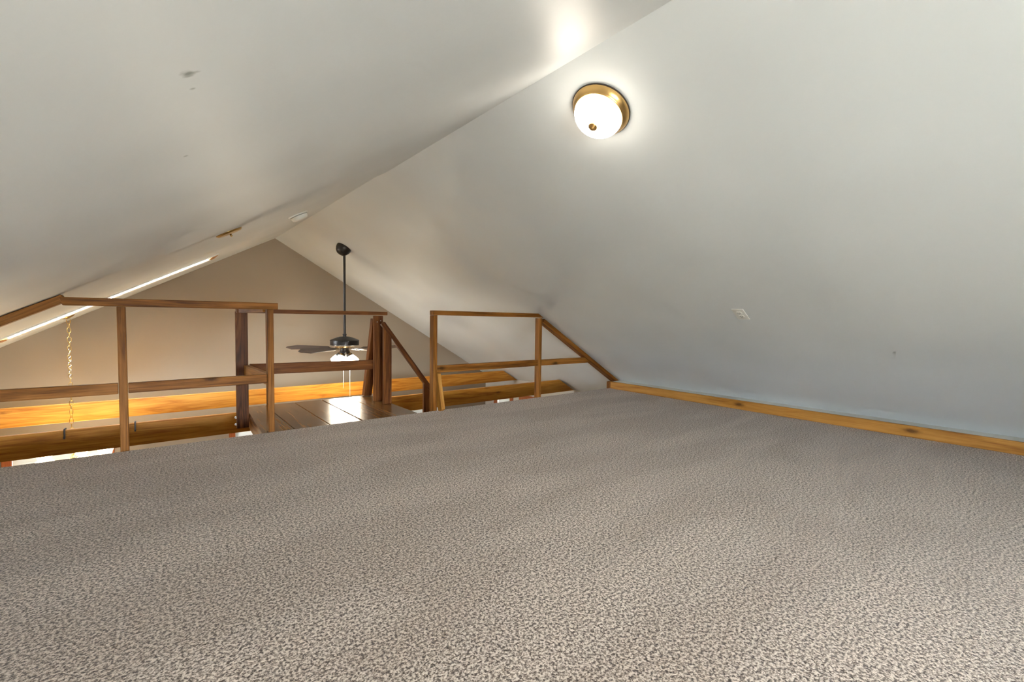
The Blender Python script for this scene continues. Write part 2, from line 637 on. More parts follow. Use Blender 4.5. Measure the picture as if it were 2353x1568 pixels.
R_WIN = [(7.78, 8.27, -3.0, -1.72), (6.60, 7.36, -3.0, -1.72)]
bm = bmesh.new()
wall_holes(bm, 'x', XE_R, XE_R + 0.16, YB, W, ZF, ZE_R + 0.06, R_WIN)
tag(bm_obj('wall_right', bm, M_WALLR), 'pale low side wall under the right-hand ceiling slope', None, None, 'structure')
bm = bmesh.new()
wall_holes(bm, 'x', XE_L - 0.16, XE_L, YB, W, ZF, ZE_L + 0.06, [])
tag(bm_obj('wall_left', bm, M_WALLR), 'pale low side wall under the left-hand ceiling slope', None, None, 'structure')

BW = (-0.70, 1.05, -0.84, 0.02)
bm = bmesh.new()
zb = -1.0
prism_y(bm, [(XE_L, ZF), (XE_R, ZF), (XE_R, ZE_R), (5.62, zb), (-2.47, zb), (XE_L, ZE_L)], YB - 0.16, YB)
prism_y(bm, [(-2.47, zb), (BW[0], zb), (BW[0], zl(BW[0]) + .01)], YB - 0.16, YB)
prism_y(bm, [(BW[1], zb), (5.62, zb), (BW[1], zr(BW[1]) + .01)], YB - 0.16, YB)
prism_y(bm, [(BW[0], zb), (BW[1], zb), (BW[1], BW[2]), (BW[0], BW[2])], YB - 0.16, YB)
prism_y(bm, [(BW[0], BW[3]), (BW[1], BW[3]), (BW[1], zr(BW[1]) + .01), (XR, ZR + .01), (BW[0], zl(BW[0]) + .01)], YB - 0.16, YB)
tag(bm_obj('wall_back', bm, M_CEIL), 'off-white gable wall of the loft with a window', None, None, 'structure')

# ------------------------------------------------------------------ setting: windows
def window(name, axis, f_in, f_out, a0, a1, z0, z1, label, casing=None, cols=1, rows=1, cw=0.09, blind=False):
    """double-glazed vinyl window in an opening: casing boards on the room side, sash frame, muntins, one pane per light"""
    sgn = 1 if f_out > f_in else -1
    c = V(0, 0, 0)
    mid = ((a0 + a1) / 2, f_in)
    loc = V(mid[0], mid[1], z0) if axis == 'y' else V(mid[1], mid[0], z0)
    root = bpy.data.objects.new(name, None)
    COL.objects.link(root)
    place(root, Matrix.Translation(loc), None)
    tag(root, label, None, None, 'structure')
    def bx(nm, p0, p1, q0, q1, r0, r1, m, par=root, bev=0.002):
        q0, q1 = min(q0, q1), max(q0, q1)
        if axis == 'y':
            return box(nm, p0, p1, q0, q1, r0, r1, m, par, bev)
        return box(nm, q0, q1, p0, p1, r0, r1, m, par, bev)
    if casing:
        t = f_in - sgn * 0.03
        bx('casing', a0 - cw, a0, t, f_in, z0 - cw, z1 + cw, casing)
        bx('casing', a1, a1 + cw, t, f_in, z0 - cw, z1 + cw, casing)
        bx('casing', a0, a1, t, f_in, z1, z1 + cw, casing)
        bx('window_sill', a0 - cw, a1 + cw, f_in - sgn * 0.07, f_in, z0 - 0.04, z0, casing)
    d0, d1 = f_in + sgn * 0.05, f_in + sgn * 0.11
    fr = 0.045
    bx('sash_frame', a0, a0 + fr, d0, d1, z0, z1, M_SASH)
    bx('sash_frame', a1 - fr, a1, d0, d1, z0, z1, M_SASH)
    bx('sash_frame', a0 + fr, a1 - fr, d0, d1, z0, z0 + fr, M_SASH)
    bx('sash_frame', a0 + fr, a1 - fr, d0, d1, z1 - fr, z1, M_SASH)
    A0, A1, B0, B1 = a0 + fr, a1 - fr, z0 + fr, z1 - fr
    mw = 0.014
    for i in range(1, cols):
        x = A0 + (A1 - A0) * i / cols
        bx('muntin', x - mw, x + mw, d0 + sgn * .01, d1 - sgn * .01, B0, B1, M_SASH)
    for j in range(1, rows):
        z = B0 + (B1 - B0) * j / rows
        bx('muntin', A0, A1, d0 + sgn * .012, d1 - sgn * .012, z - mw, z + mw, M_SASH)
    g = f_in + sgn * 0.08
    for i in range(cols):
        for j in range(rows):
            bx('pane', A0 + (A1 - A0) * i / cols, A0 + (A1 - A0) * (i + 1) / cols, g - .004, g + .004,
               B0 + (B1 - B0) * j / rows, B0 + (B1 - B0) * (j + 1) / rows, M_GLASS, bev=0)
    if blind:
        # lowered mini-blind: tilted overlapping slats under a head rail, on the room side of the sash
        bx('blind_head_rail', a0 + .004, a1 - .004, f_in + sgn * .005, f_in + sgn * .045, z1 - 0.04, z1 - 0.002, M_SASH)
        bm = bmesh.new()
        z = z1 - 0.05
        c = f_in + sgn * 0.025
        while z > z0 + 0.02:
            p, q = [], []
            for (dz, dd) in ((-0.019, -0.005), (0.019, 0.005)):
                if axis == 'y':
                    e0, e1 = V(a0 + .008, c + sgn * dd, z + dz), V(a1 - .008, c + sgn * dd, z + dz)
                else:
                    e0, e1 = V(c + sgn * dd, a0 + .008, z + dz), V(c + sgn * dd, a1 - .008, z + dz)
                for (lst, t) in ((p, -0.0006), (q, 0.0006)):
                    lst += [e0 + Vector((0, 0, t)), e1 + Vector((0, 0, t))]
            pv = [bm.verts.new(v - loc) for v in p]
            qv = [bm.verts.new(v - loc) for v in q]
            for f in ((pv[0], pv[1], pv[3], pv[2]), (qv[0], qv[2], qv[3], qv[1]), (pv[0], qv[0], qv[1], pv[1]),
                      (pv[2], pv[3], qv[3], qv[2]), (pv[0], pv[2], qv[2], qv[0]), (pv[1], qv[1], qv[3], pv[3])):
                bm.faces.new(f)
            z -= 0.028
        tag(bm_obj('blind_slats', bm, M_BLIND, root, Matrix.Translation(loc)), kind='stuff')
    return root

window('window_1', 'y', YB, YB - 0.16, *BW, 'white vinyl window in the loft gable wall', M_PINE, cols=2, rows=1)
for i, h in enumerate(FAR_WIN):
    window('window_%d' % (i + 2), 'y', W, W + 0.16, *h,
           ['white window with red-brown casing beneath the hanging chandelier',
            'white window with red-brown casing behind the wooden landing',
            'white window with red-brown casing behind the steep stair'][i], M_CASING, cols=2, rows=3, blind=True)
for i, h in enumerate(R_WIN):
    window('window_%d' % (i + 5), 'x', XE_R, XE_R + 0.16, *h,
           ['narrow side-wall window with red-brown casing nearest the far corner',
            'wider side-wall window with red-brown casing below the near beam end'][i], M_CASING, cols=1, rows=2, cw=0.10, blind=True)
portal(V((BW[0] + BW[1]) / 2, YB - 0.2, (BW[2] + BW[3]) / 2), (BW[1] - BW[0]) * S, (BW[3] - BW[2]) * S, (math.radians(90), 0, 0))

# skylight: lined well, frame and pane in the left slope
def skylight():
    x0, x1, y0, y1 = SKY
    loc = V((x0 + x1) / 2, (y0 + y1) / 2, zl((x0 + x1) / 2, 99))
    root = bpy.data.objects.new('window_7', None)
    COL.objects.link(root)
    m = slope_frame(loc, 'L')
    place(root, m, None)
    tag(root, 'long narrow skylight with a wood-lined well in the left ceiling slope', None, None, 'structure')
    hx = (x1 - x0) / 2 * math.hypot(1, SL) * S
    hy = (y1 - y0) / 2 * S
    def lb(nm, a0, a1, b0, b1, c0, c1, mt, par=root):
        bm = bmesh.new()
        ex, ey, ez = (a1 - a0) / 2, (b1 - b0) / 2, (c1 - c0) / 2
        bm_box(bm, -ex, ex, -ey, ey, -ez, ez)
        mm = m @ Matrix.Translation(((a0 + a1) / 2, (b0 + b1) / 2, (c0 + c1) / 2))
        if ey > ex:
            bm.free()
            bm = bmesh.new()
            bm_box(bm, -ey, ey, -ex, ex, -ez, ez)
            mm = mm @ Matrix.Rotation(math.pi / 2, 4, 'Z')
        return bm_obj(nm, bm, mt, par, mm)
    tw, tt = 0.032, 0.010
    # narrow wood trim on the ceiling around the opening (local z into the room)
    lb('trim', -hx - tw, hx + tw, -hy - tw, -hy, -0.002, tt, M_WHITE)
    lb('trim', -hx - tw, hx + tw, hy, hy + tw, -0.002, tt, M_WHITE)
    lb('trim', -hx - tw, -hx, -hy, hy, -0.002, tt, M_PINE)
    lb('trim', hx, hx + tw, -hy, hy, -0.002, tt, M_PINE)
    dp = 0.20
    th = 0.018
    lb('well_lining', -hx, hx, -hy, -hy + th, -dp, 0.004, M_SASH)
    lb('well_lining', -hx, hx, hy - th, hy, -dp, 0.004, M_PINE)
    lb('well_lining', -hx, -hx + th, -hy + th, hy - th, -dp, 0.004, M_PINE)
    lb('well_lining', hx - th, hx, -hy + th, hy - th, -dp, 0.004, M_PINE)
    lb('sash_frame', -hx, hx, -hy - .02, -hy + .03, -dp - .04, -dp, M_SASH)
    lb('sash_frame', -hx, hx, hy - .03, hy + .02, -dp - .04, -dp, M_SASH)
    lb('sash_frame', -hx - .02, -hx + .03, -hy + .03, hy - .03, -dp - .04, -dp, M_SASH)
    lb('sash_frame', hx - .03, hx + .02, -hy + .03, hy - .03, -dp - .04, -dp, M_SASH)
    lb('pane', -hx + .03, hx - .03, -hy + .03, hy - .03, -dp - .024, -dp - .018, M_TINT)
    p = portal(loc, 2 * hx, 2 * hy, (0, 0, 0))
    p.matrix_world = m @ Matrix.Translation((0, 0, -dp - .06)) @ Matrix.Rotation(math.pi, 4, 'X')
skylight()

# ------------------------------------------------------------------ setting: trim
tag(box('trim_1', -2.45, 5.30, D + 0.002, D + 0.012, -1.20, -1.003, M_PINE, bev=0.002),
    'thin stained wood fascia along the open edge of the carpeted floor', None, None, 'structure')
bb = tag(box('baseboard_right', 5.238, 5.268, YB, D - 0.03, -1.0, -0.897, M_PINE, bev=0.003),
         'knotty honey-stained pine baseboard along the foot of the right slope', None, None, 'structure')
tag(box('trim_2', 5.270, 5.475, YB, D - 0.03, -1.02, -0.900, M_TRIMW),
    'narrow white textured ledge behind the pine baseboard', None, None, 'structure')
tag(box('baseboard_left', -2.27, -2.24, YB, D - 0.03, -1.0, -0.897, M_PINE, bev=0.003),
    'honey-stained pine baseboard along the foot of the left slope', None, None, 'structure')

# ------------------------------------------------------------------ beams
def beam(y, label, group):
    zt, zb_ = -1.10, -1.325
    zc, hh = (zt + zb_) / 2, zt - zb_
    xl, xr = XR - (ZR - zc) / SL, XR + (ZR - zc) / SR
    o = board('ceiling_beam', (xl, y + 0.025, zc), (xr, y + 0.025, zc), 0.05, hh, M_BEAM, None, k0=1 / SL, k1=-1 / SR, bev=0.003)
    return tag(o, label, 'beam', group)
beam(5.84, 'honey-stained tie beam just beyond the landing, the nearer of two', 'tie beams across the open room')
beam(7.53, 'honey-stained tie beam nearest the far gable wall', 'tie beams across the open room')

# ------------------------------------------------------------------ landing platform
LX0a, LX0b, LX1, LY1 = 0.715, 0.778, 2.17, 5.62
lp = thing('landing_platform', 'small glossy brown plank landing just beyond the carpet edge', 'landing', V(1.45, 4.95, -1.30))
seams = [None, 0.972, 1.272, 1.572, 1.890, LX1]
def quad_board(name, pts, z0, z1, material, parent, bev=0.002):
    """plank with a four-cornered plan (u); local x along y"""
    cx_ = sum(p[0] for p in pts) / 4
    cy_ = sum(p[1] for p in pts) / 4
    o0 = V(cx_, cy_, z0)
    m = Matrix.Translation(o0) @ Matrix.Rotation(math.pi / 2, 4, 'Z')
    mi = m.inverted()
    bm = bmesh.new()
    a = [bm.verts.new(mi @ V(x, y, z0)) for x, y in pts]
    b = [bm.verts.new(mi @ V(x, y, z1)) for x, y in pts]
    bm.faces.new(a[::-1])
    bm.faces.new(b)
    for i in range(4):
        bm.faces.new((a[i], a[(i + 1) % 4], b[(i + 1) % 4], b[i]))
    bevel(bm, bev)
    return bm_obj(name, bm, material, parent, m)
gap = 0.0035
ya = D + 0.014
for i in range(5):
    if i == 0:
        pts = [(LX0a, ya), (seams[1] - gap, ya), (seams[1] - gap, LY1), (LX0b, LY1)]
    else:
        a, b = seams[i] + gap, seams[i + 1] - gap
        if i == 3: a += 0.006
        pts = [(a, ya), (b, ya), (b, LY1), (a, LY1)]
    quad_board('plank', pts, -1.048, -1.004, M_PLANK, lp)
ang = (LX0b - LX0a) / (LY1 - ya)
board('side_joist', (LX0a + 0.03, ya, -1.115), (LX0b + 0.03, LY1, -1.115), 0.045, 0.13, M_RAIL, lp)
board('side_joist', (LX1 - 0.03, ya, -1.115), (LX1 - 0.03, LY1, -1.115), 0.045, 0.13, M_RAIL, lp)
board('rim_joist', (LX0b + 0.055, LY1 - 0.03, -1.115), (LX1 - 0.055, LY1 - 0.03, -1.115), 0.045, 0.13, M_RAIL, lp)
for x in (1.2, 1.65):
    board('joist', (x, ya, -1.115), (x, LY1 - 0.055, -1.115), 0.045, 0.13, M_RAIL, lp)

# ------------------------------------------------------------------ railings
PY = D + 0.015          # front of the posts
PD = 0.085              # post depth
yc = PY + PD / 2
def post(name, x0, x1, y0, y1, z0, z1, material, parent, bev=0.0025):
    return box(name, x0, x1, y0, y1, z0, z1, material, parent, bev)

# left loft railing
rl = thing('loft_railing', 'brown wooden loft railing to the left of the landing, below the skylight', 'railing', V(0.2, yc, -1.2), 'railings along the loft edge')
post('post', -0.195, -0.147, PY, PY + PD, -1.2, 0.046, M_RAIL, rl)
post('post', 0.764, 0.812, PY, PY + PD, -1.003, 0.050, M_RAIL, rl)
xa = XR - (ZR - 0.075) / SL
board('handrail', (-0.478, yc, 0.0755), (0.846, yc, 0.0775), PD + 0.015, 0.056, M_RAIL, rl, k0=-0.35)
board('mid_rail', (-1.60, yc - 0.006, -0.541), (-0.199, yc - 0.006, -0.545), 0.045, 0.078, M_RAIL, rl, k0=1 / SL)
board('mid_rail', (-0.143, yc - 0.006, -0.545), (0.760, yc - 0.006, -0.541), 0.045, 0.074, M_RAIL, rl)
# sloping rail under the left ceiling
def slope_board(side, xa, xb, th, material, parent, name, off=0.004):
    s = SL if side == 'L' else -SR
    f = zl if side == 'L' else zr
    c = math.hypot(1, s)
    dz = -(th / 2 + off) * c
    p0 = (xa, yc, f(xa, yc) + dz)
    p1 = (xb, yc, f(xb, yc) + dz)
    return board(name, p0, p1, PD + 0.012, th, material, parent, bev=0.003)
slope_board('L', -2.40, -0.462, 0.052, M_RAIL, rl, 'sloping_rail')

# right loft railing
rr = thing('loft_railing', 'brown wooden loft railing to the right of the stair, meeting the right slope', 'railing', V(3.8, yc, -1.2), 'railings along the loft edge')
post('post', 2.345, 2.392, PY, PY + PD, -1.2, 0.026, M_RAIL, rr)
post('post', 3.862, 3.908, PY, PY + PD, -1.2, 0.014, M_RAIL, rr)
board('handrail', (2.345, yc, 0.0525), (3.905, yc, 0.046), PD + 0.006, 0.050, M_RAIL, rr, k1=-0.9)
board('mid_rail', (2.396, yc - 0.006, -0.557), (3.858, yc - 0.006, -0.560), 0.045, 0.078, M_RAIL, rr)
board('mid_rail', (3.912, yc - 0.006, -0.560), (4.90, yc - 0.006, -0.567), 0.045, 0.076, M_RAIL, rr, k1=-1 / SR)
slope_board('R', 3.93, 5.47, 0.055, M_RAIL, rr, 'sloping_rail')
post('foot_block', 5.31, 5.40, PY + 0.005, PY + PD, -1.03, -0.915, M_RAIL, rr)
# brace standing on the carpet
a0, a1 = Vector((2.417, 4.215, -1.0)), Vector((2.417, 4.325, -0.60))
board('brace', tuple(a0), tuple(a1), 0.045, 0.085, M_PINE, rr, up=(0, -1, 0), k0=0.27, k1=-0.3)

# landing railing
rg = thing('landing_railing', 'dark wooden guard railing around the plank landing, in front of the ceiling fan', 'railing', V(1.4, 5.24, -1.0))
GY = 5.22
post('corner_post', 0.650, 0.756, GY, GY + 0.048, -1.145, 0.036, M_RAILD, rg)
bp_ = rg.children[0]
post('post', 2.052, 2.158, GY - 0.05, GY - 0.002, -1.004, 0.014, M_RAILD, rg)
board('handrail', (0.655, GY - 0.0, 0.0405), (2.215, GY - 0.0, 0.0405), 0.10, 0.042, M_RAILD, rg)
board('mid_rail', (0.772, GY + 0.024, -0.555), (2.10, GY + 0.024, -0.572), 0.04, 0.112, M_RAILD, rg)
# rails running back from the loft post to the corner post
board('side_handrail', (0.79, PY + PD + 0.012, 0.048), (0.712, GY - 0.055, 0.040), 0.085, 0.040, M_RAIL, rg)
board('side_mid_rail', (0.79, PY + PD + 0.004, -0.555), (0.738, GY - 0.004, -0.555), 0.045, 0.10, M_PINE, rg)
# leaning brace from the post head to the landing's outer edge
b0, b1 = (2.112, 5.575, -0.995), (2.112, 5.285, -0.03)
board('brace', b0, b1, 0.095, 0.085, M_RAILD, rg, up=(0, -1, 0), k0=0.29, k1=0.0)
for z in (-1.035, -1.105):
    bm = lathe_bm([(0.0, 0.014), (0.006, 0.013), (0.010, 0.008), (0.010, 0.0)], 10)
    m = Matrix.Translation(V(0.650, GY + 0.024, z)) @ Matrix.Rotation(-math.pi / 2, 4, 'Y')
    o = bm_obj('bolt', bm, M_STEEL, rg, m)
for (x, z) in ((2.085, -0.06), (2.128, -0.045)):
    bm = lathe_bm([(0.0, 0.003), (0.004, 0.002), (0.005, 0.0)], 10)
    bm_obj('screw', bm, M_STEEL, rg, Matrix.Translation(V(x, GY - 0.05, z)) @ Matrix.Rotation(math.pi / 2, 4, 'X'))

# ------------------------------------------------------------------ steep stair going down to the right of the landing
st = thing('stair', 'steep brown wooden stair with one sloping handrail, right of the landing', 'stair', V(2.17, 5.2, -1.1))
SS = 1.32
def stair_z(x): return -1.06 - SS * (x - 2.19)
xb_ = 2.19 + (-1.06 - ZF) / SS
for y in (4.90, 5.62):
    board('stringer', (2.28, y, stair_z(2.28) - 0.10), (xb_ - 0.03, y, stair_z(xb_ - 0.03) - 0.10 + 0.08), 0.045, 0.17, M_RAIL, st, k0=-0.6, k1=-0.6)
nt_ = 11
for i in range(1, nt_):
    z = -1.06 - (-1.06 - ZF) * i / nt_
    x = 2.19 + (-1.06 - z) / SS - 0.05
    box('tread', x, x + 0.20, 4.925, 5.595, z - 0.045, z, M_PLANK, st, bev=0.002)
# newel board at the landing edge, slanted head
def newel(x0, x1, y0, y1, z0, ztl, ztr):
    p = [V(x0, y0, z0), V(x1, y0, z0), V(x1, y0, ztr), V(x0, y0, ztl)]
    c = (p[0] + p[1]) / 2 + Vector((0, (y1 - y0) * S / 2, 0))
    m = Matrix.Translation(c) @ Matrix.Rotation(-math.pi / 2, 4, 'Y')
    mi = m.inverted()
    d = Vector((0, (y1 - y0) * S, 0))
    bm = bmesh.new()
    a = [bm.verts.new(mi @ q) for q in p]
    b = [bm.verts.new(mi @ (q + d)) for q in p]
    bm.faces.new(a)
    bm.faces.new(b[::-1])
    for i in range(4):
        bm.faces.new((a[i], b[i], b[(i + 1) % 4], a[(i + 1) % 4]))
    bevel(bm, 0.0025)
    return bm_obj('post', bm, M_RAILD, st, m)
hz = lambda x: -0.075 - SS * (x - 2.06)
newel(2.066, 2.160, 4.925, 4.97, -1.004, hz(2.066) - 0.035, hz(2.160) - 0.035)
newel(2.578, 2.672, 4.925, 4.97, -1.62, hz(2.578) - 0.035, hz(2.672) - 0.035)
board('handrail', (2.055, 4.945, hz(2.055)), (2.70, 4.945, hz(2.70)), 0.055, 0.052, M_RAILD, st, k0=0.0, bev=0.004)

# ------------------------------------------------------------------ flush ceiling lamp on the right slope
uu = 0.31
lx = XR + uu * 1.0 / math.hypot(1, SR)
lm = slope_frame(V(lx, 1.70, zr(lx)), 'R')
lampr = bpy.data.objects.new('ceiling_lamp', None)
COL.objects.link(lampr)
place(lampr, lm, None)
tag(lampr, 'lit flush-mount lamp with frosted dome and brass rim on the right slope', 'lamp')
r0 = 0.166 * S
o = bm_obj('gasket', lathe_bm([(r0, 0.0), (r0, 0.006), (r0 - .006, 0.008), (0.02, 0.008)], 64), M_GASKET, lampr, lm)
prof = [(r0 - .002, 0.006), (r0 - .003, 0.010), (r0 - .008, 0.020), (r0 - .016, 0.030), (r0 - .020, 0.033), (r0 - .021, 0.036), (r0 - .026, 0.037), (r0 - .030, 0.034)]
o = bm_obj('pan', lathe_bm(prof, 64, cap=False), M_BRASS, lampr, lm, True)
autosmooth(o, 50)
rd = r0 - 0.024
dome = [(rd, 0.030)]
H = 0.066
for i in range(1, 15):
    a = math.pi / 2 * i / 14
    dome.append((rd * math.cos(a) ** 0.75 if i < 14 else 0.0, 0.034 + H * math.sin(a) ** 1.1))
bm_obj('glass_dome', lathe_bm(dome, 64, cap=False), M_DOME, lampr, lm, True)
zf_ = 0.034 + H
bm_obj('finial', lathe_bm([(0.018, zf_ - 0.006), (0.0215, zf_ - 0.001), (0.018, zf_ + 0.005), (0.010, zf_ + 0.008), (0.008, zf_ + 0.014), (0.0, zf_ + 0.016)], 24), M_BRASS, lampr, lm, True)

# ------------------------------------------------------------------ ceiling fan
FX, FY = 2.235, 6.78
fan = thing('ceiling_fan', 'dark bronze ceiling fan with five blades and lit shades on a long rod', 'fan', V(FX, FY, -0.70))
def at(x, y, z): return Matrix.Translation(V(x, y, z))
czt = zr(FX, 99)
cm = slope_frame(V(FX, FY, czt), 'R')
o = bm_obj('canopy', lathe_bm([(0.082, -0.004), (0.085, 0.008), (0.083, 0.028), (0.077, 0.050), (0.071, 0.056), (0.069, 0.066), (0.060, 0.078), (0.056, 0.082), (0.040, 0.096), (0.0, 0.102)], 36), M_BRONZE, fan, cm, True)
o = bm_obj('rod', lathe_bm([(0.0135, (-0.30 + 1) * S), (0.0135, (czt - 0.06 + 1) * S)], 20), M_BRONZE, fan, Matrix.Translation((FX * S, FY * S, 0)), True)
autosmooth(o)
def zz(z): return (z + 1) * S
bz = at(FX, FY, -1.0)
o = bm_obj('collar', lathe_bm([(0.020, zz(-0.31)), (0.020, zz(-0.275)), (0.024, zz(-0.270)), (0.024, zz(-0.262)), (0.018, zz(-0.258)), (0.0, zz(-0.258))], 20), M_BRONZE, fan, bz, True)
autosmooth(o)
R0 = 0.162
o = bm_obj('motor_housing', lathe_bm([(0.0, zz(-0.298)), (0.055, zz(-0.300)), (0.062, zz(-0.304)), (0.115, zz(-0.325)), (R0, zz(-0.352)), (R0 + .002, zz(-0.357)), (R0 - .004, zz(-0.362)), (R0 - .002, zz(-0.372)), (R0 - .002, zz(-0.425)), (R0 - .012, zz(-0.432)), (0.10, zz(-0.440)), (0.0, zz(-0.440))], 48), M_BRONZE, fan, bz, True)
autosmooth(o, 25)
for k in range(12):
    a = 2 * math.pi * k / 12
    bm = lathe_bm([(0.0, 0.0012), (0.0045, 0.0008), (0.005, 0.0)], 8)
    rr_ = 0.085
    bm_obj('vent_hole', bm, M_DARKHOLE, fan, Matrix.Translation(V(FX, FY, -0.313) + Vector((rr_ * math.cos(a), rr_ * math.sin(a), 0.001))) @ Matrix.Rotation(math.atan(0.4), 4, Vector((-math.sin(a), math.cos(a), 0))))
o = bm_obj('hub_plate', lathe_bm([(0.105, zz(-0.441)), (0.105, zz(-0.456)), (0.06, zz(-0.462)), (0.0, zz(-0.462))], 36), M_BRASS, fan, bz, True)
autosmooth(o)
# blades
def blade_mesh():
    bm = bmesh.new()
    out = [(0.20, -0.046), (0.21, -0.052), (0.60, -0.074), (0.665, -0.030), (0.690, -0.014), (0.690, 0.014), (0.665, 0.030), (0.60, 0.074), (0.21, 0.052), (0.20, 0.046)]
    a = [bm.verts.new((x, y, 0.0)) for x, y in out]
    b = [bm.verts.new((x, y, 0.008)) for x, y in out]
    bm.faces.new(a[::-1])
    bm.faces.new(b)
    n = len(out)
    for i in range(n):
        bm.faces.new((a[i], a[(i + 1) % n], b[(i + 1) % n], b[i]))
    return bm
def iron_mesh():
    bm = bmesh.new()
    pts = [(0.085, 0.022), (0.13, 0.016), (0.17, 0.020), (0.20, 0.042), (0.255, 0.046), (0.275, 0.0)]
    out = [(x, -y) for x, y in pts] + [(x, y) for x, y in pts[::-1][1:]]
    a = [bm.verts.new((x, y, -0.007)) for x, y in out]
    b = [bm.verts.new((x, y, -0.001)) for x, y in out]
    bm.faces.new(a[::-1])
    bm.faces.new(b)
    n = len(out)
    for i in range(n):
        bm.faces.new((a[i], a[(i + 1) % n], b[(i + 1) % n], b[i]))
    return bm
first = None
for k in range(5):
    th = math.radians(212 + 72 * k)
    m = at(FX, FY, -0.475) @ Matrix.Rotation(th, 4, 'Z') @ Matrix.Rotation(math.radians(-14), 4, 'X')
    if first is None:
        b1_ = bm_obj('blade', blade_mesh(), M_BLADE, fan, m)
        b2_ = bm_obj('blade_iron', iron_mesh(), M_BRONZE, b1_, m)
        first = (b1_, b2_)
    else:
        b1_ = first[0].copy()
        COL.objects.link(b1_)
        b1_.parent = fan
        place(b1_, m, fan)
        b2_ = first[1].copy()
        COL.objects.link(b2_)
        b2_.parent = b1_
        place(b2_, m, b1_)
# light kit
o = bm_obj('light_kit', lathe_bm([(0.045, zz(-0.462)), (0.050, zz(-0.475)), (0.050, zz(-0.51)), (0.058, zz(-0.515)), (0.058, zz(-0.54)), (0.030, zz(-0.575)), (0.010, zz(-0.59)), (0.0, zz(-0.60))], 30), M_BRONZE, fan, bz, True)
autosmooth(o)
shade0 = None
for k in range(4):
    a = math.radians(40 + 90 * k)
    dirv = Vector((math.cos(a), math.sin(a), 0))
    c0 = V(FX, FY, -0.545) + dirv * 0.045
    m = Matrix.Translation(c0) @ Matrix.Rotation(a, 4, 'Z') @ Matrix.Rotation(math.radians(180 - 34), 4, 'Y')
    # local z now points outwards and down
    if shade0 is None:
        hold = bm_obj('shade_holder', lathe_bm([(0.0, 0.0), (0.022, 0.002), (0.034, 0.018), (0.039, 0.036), (0.042, 0.046)], 24, cap=False), M_BRONZE, fan, m, True)
        sh = bm_obj('glass_shade', lathe_bm([(0.038, 0.042), (0.043, 0.056), (0.055, 0.080), (0.062, 0.105), (0.066, 0.125), (0.0, 0.118)], 28, cap=False), M_FANSHADE, hold, m, True)
        shade0 = (hold, sh)
    else:
        hold = shade0[0].copy(); COL.objects.link(hold); hold.parent = fan; place(hold, m, fan)
        sh = shade0[1].copy(); COL.objects.link(sh); sh.parent = hold; place(sh, m, hold)
def bulb(name, loc, watts, col, parent, r=0.022):
    l = bpy.data.lights.new(name, 'POINT')
    l.energy = watts
    l.color = col
    l.shadow_soft_size = r
    o = bpy.data.objects.new(name, l)
    COL.objects.link(o)
    o.parent = parent
    place(o, Matrix.Translation(loc), parent)
    return o
for k in range(4):
    a = math.radians(40 + 90 * k)
    dirv = Vector((math.cos(a) * math.sin(math.radians(34)), math.sin(a) * math.sin(math.radians(34)), -math.cos(math.radians(34))))
    bulb('bulb', V(FX, FY, -0.545) + Vector((math.cos(a), math.sin(a), 0)) * 0.045 + dirv * 0.150, 3.4, (1.0, 0.90, 0.72), fan)
for (dx, dy, z1) in ((-0.02, 0.0, -1.06), (0.075, 0.0, -1.19)):
    p = V(FX + dx, FY + dy, -0.60)
    q = V(FX + dx, FY + dy, z1)
    pc = bm_obj('pull_chain', tube_bm([p, q], 0.0016, 6), M_CORD, fan)
    bm_obj('pull_knob', lathe_bm([(0.0, -0.020), (0.004, -0.018), (0.0045, -0.010), (0.003, 0.0), (0.0, 0.002)], 10), M_BRASS, pc, Matrix.Translation(q), True)

# ------------------------------------------------------------------ chandelier on a chain
HX, HY = -0.768, 7.42
ch = thing('chandelier', 'brass chandelier hanging on a long chain at far left behind the near beam', 'chandelier', V(HX, HY, -2.05))
ctop = zl(HX, 99)
o = bm_obj('ceiling_hook_plate', lathe_bm([(0.050, -0.002), (0.050, 0.006), (0.040, 0.016), (0.018, 0.022), (0.0, 0.024)], 28), M_POLISH, ch, slope_frame(V(HX, HY, ctop), 'L'), True)
z_top = ctop * S + S - 0.030
z_bot = (-1.70 + 1) * S
LKL, LKW, LKR = 0.048, 0.026, 0.0026
pitch = LKL - 2 * LKR - 0.001
n_l = int((z_top - z_bot) / pitch)
pitch = (z_top - z_bot) / n_l
def link_path():
    pts = []
    hl, hw = LKL / 2 - LKW / 2, LKW / 2
    for i in range(6):
        a = math.pi * i / 5
        pts.append((hw * math.cos(a), 0, hl + hw * math.sin(a)))
    for i in range(6):
        a = math.pi + math.pi * i / 5
        pts.append((hw * math.cos(a), 0, -hl + hw * math.sin(a)))
    return pts
l0 = None
for i in range(n_l):
    z = z_top - (i + 0.5) * pitch
    m = Matrix.Translation((HX * S + 0.002 * math.sin(i * 0.5), HY * S, z)) @ Matrix.Rotation(math.radians(20 + 90 * (i % 2) + 11 * math.sin(i * 1.3)), 4, 'Z')
    if l0 is None:
        l0 = bm_obj('chain_link', tube_bm(link_path(), LKR, 6, closed=True), M_POLISH, ch, m, True)
    else:
        c = l0.copy(); COL.objects.link(c); c.parent = ch; place(c, m, ch)
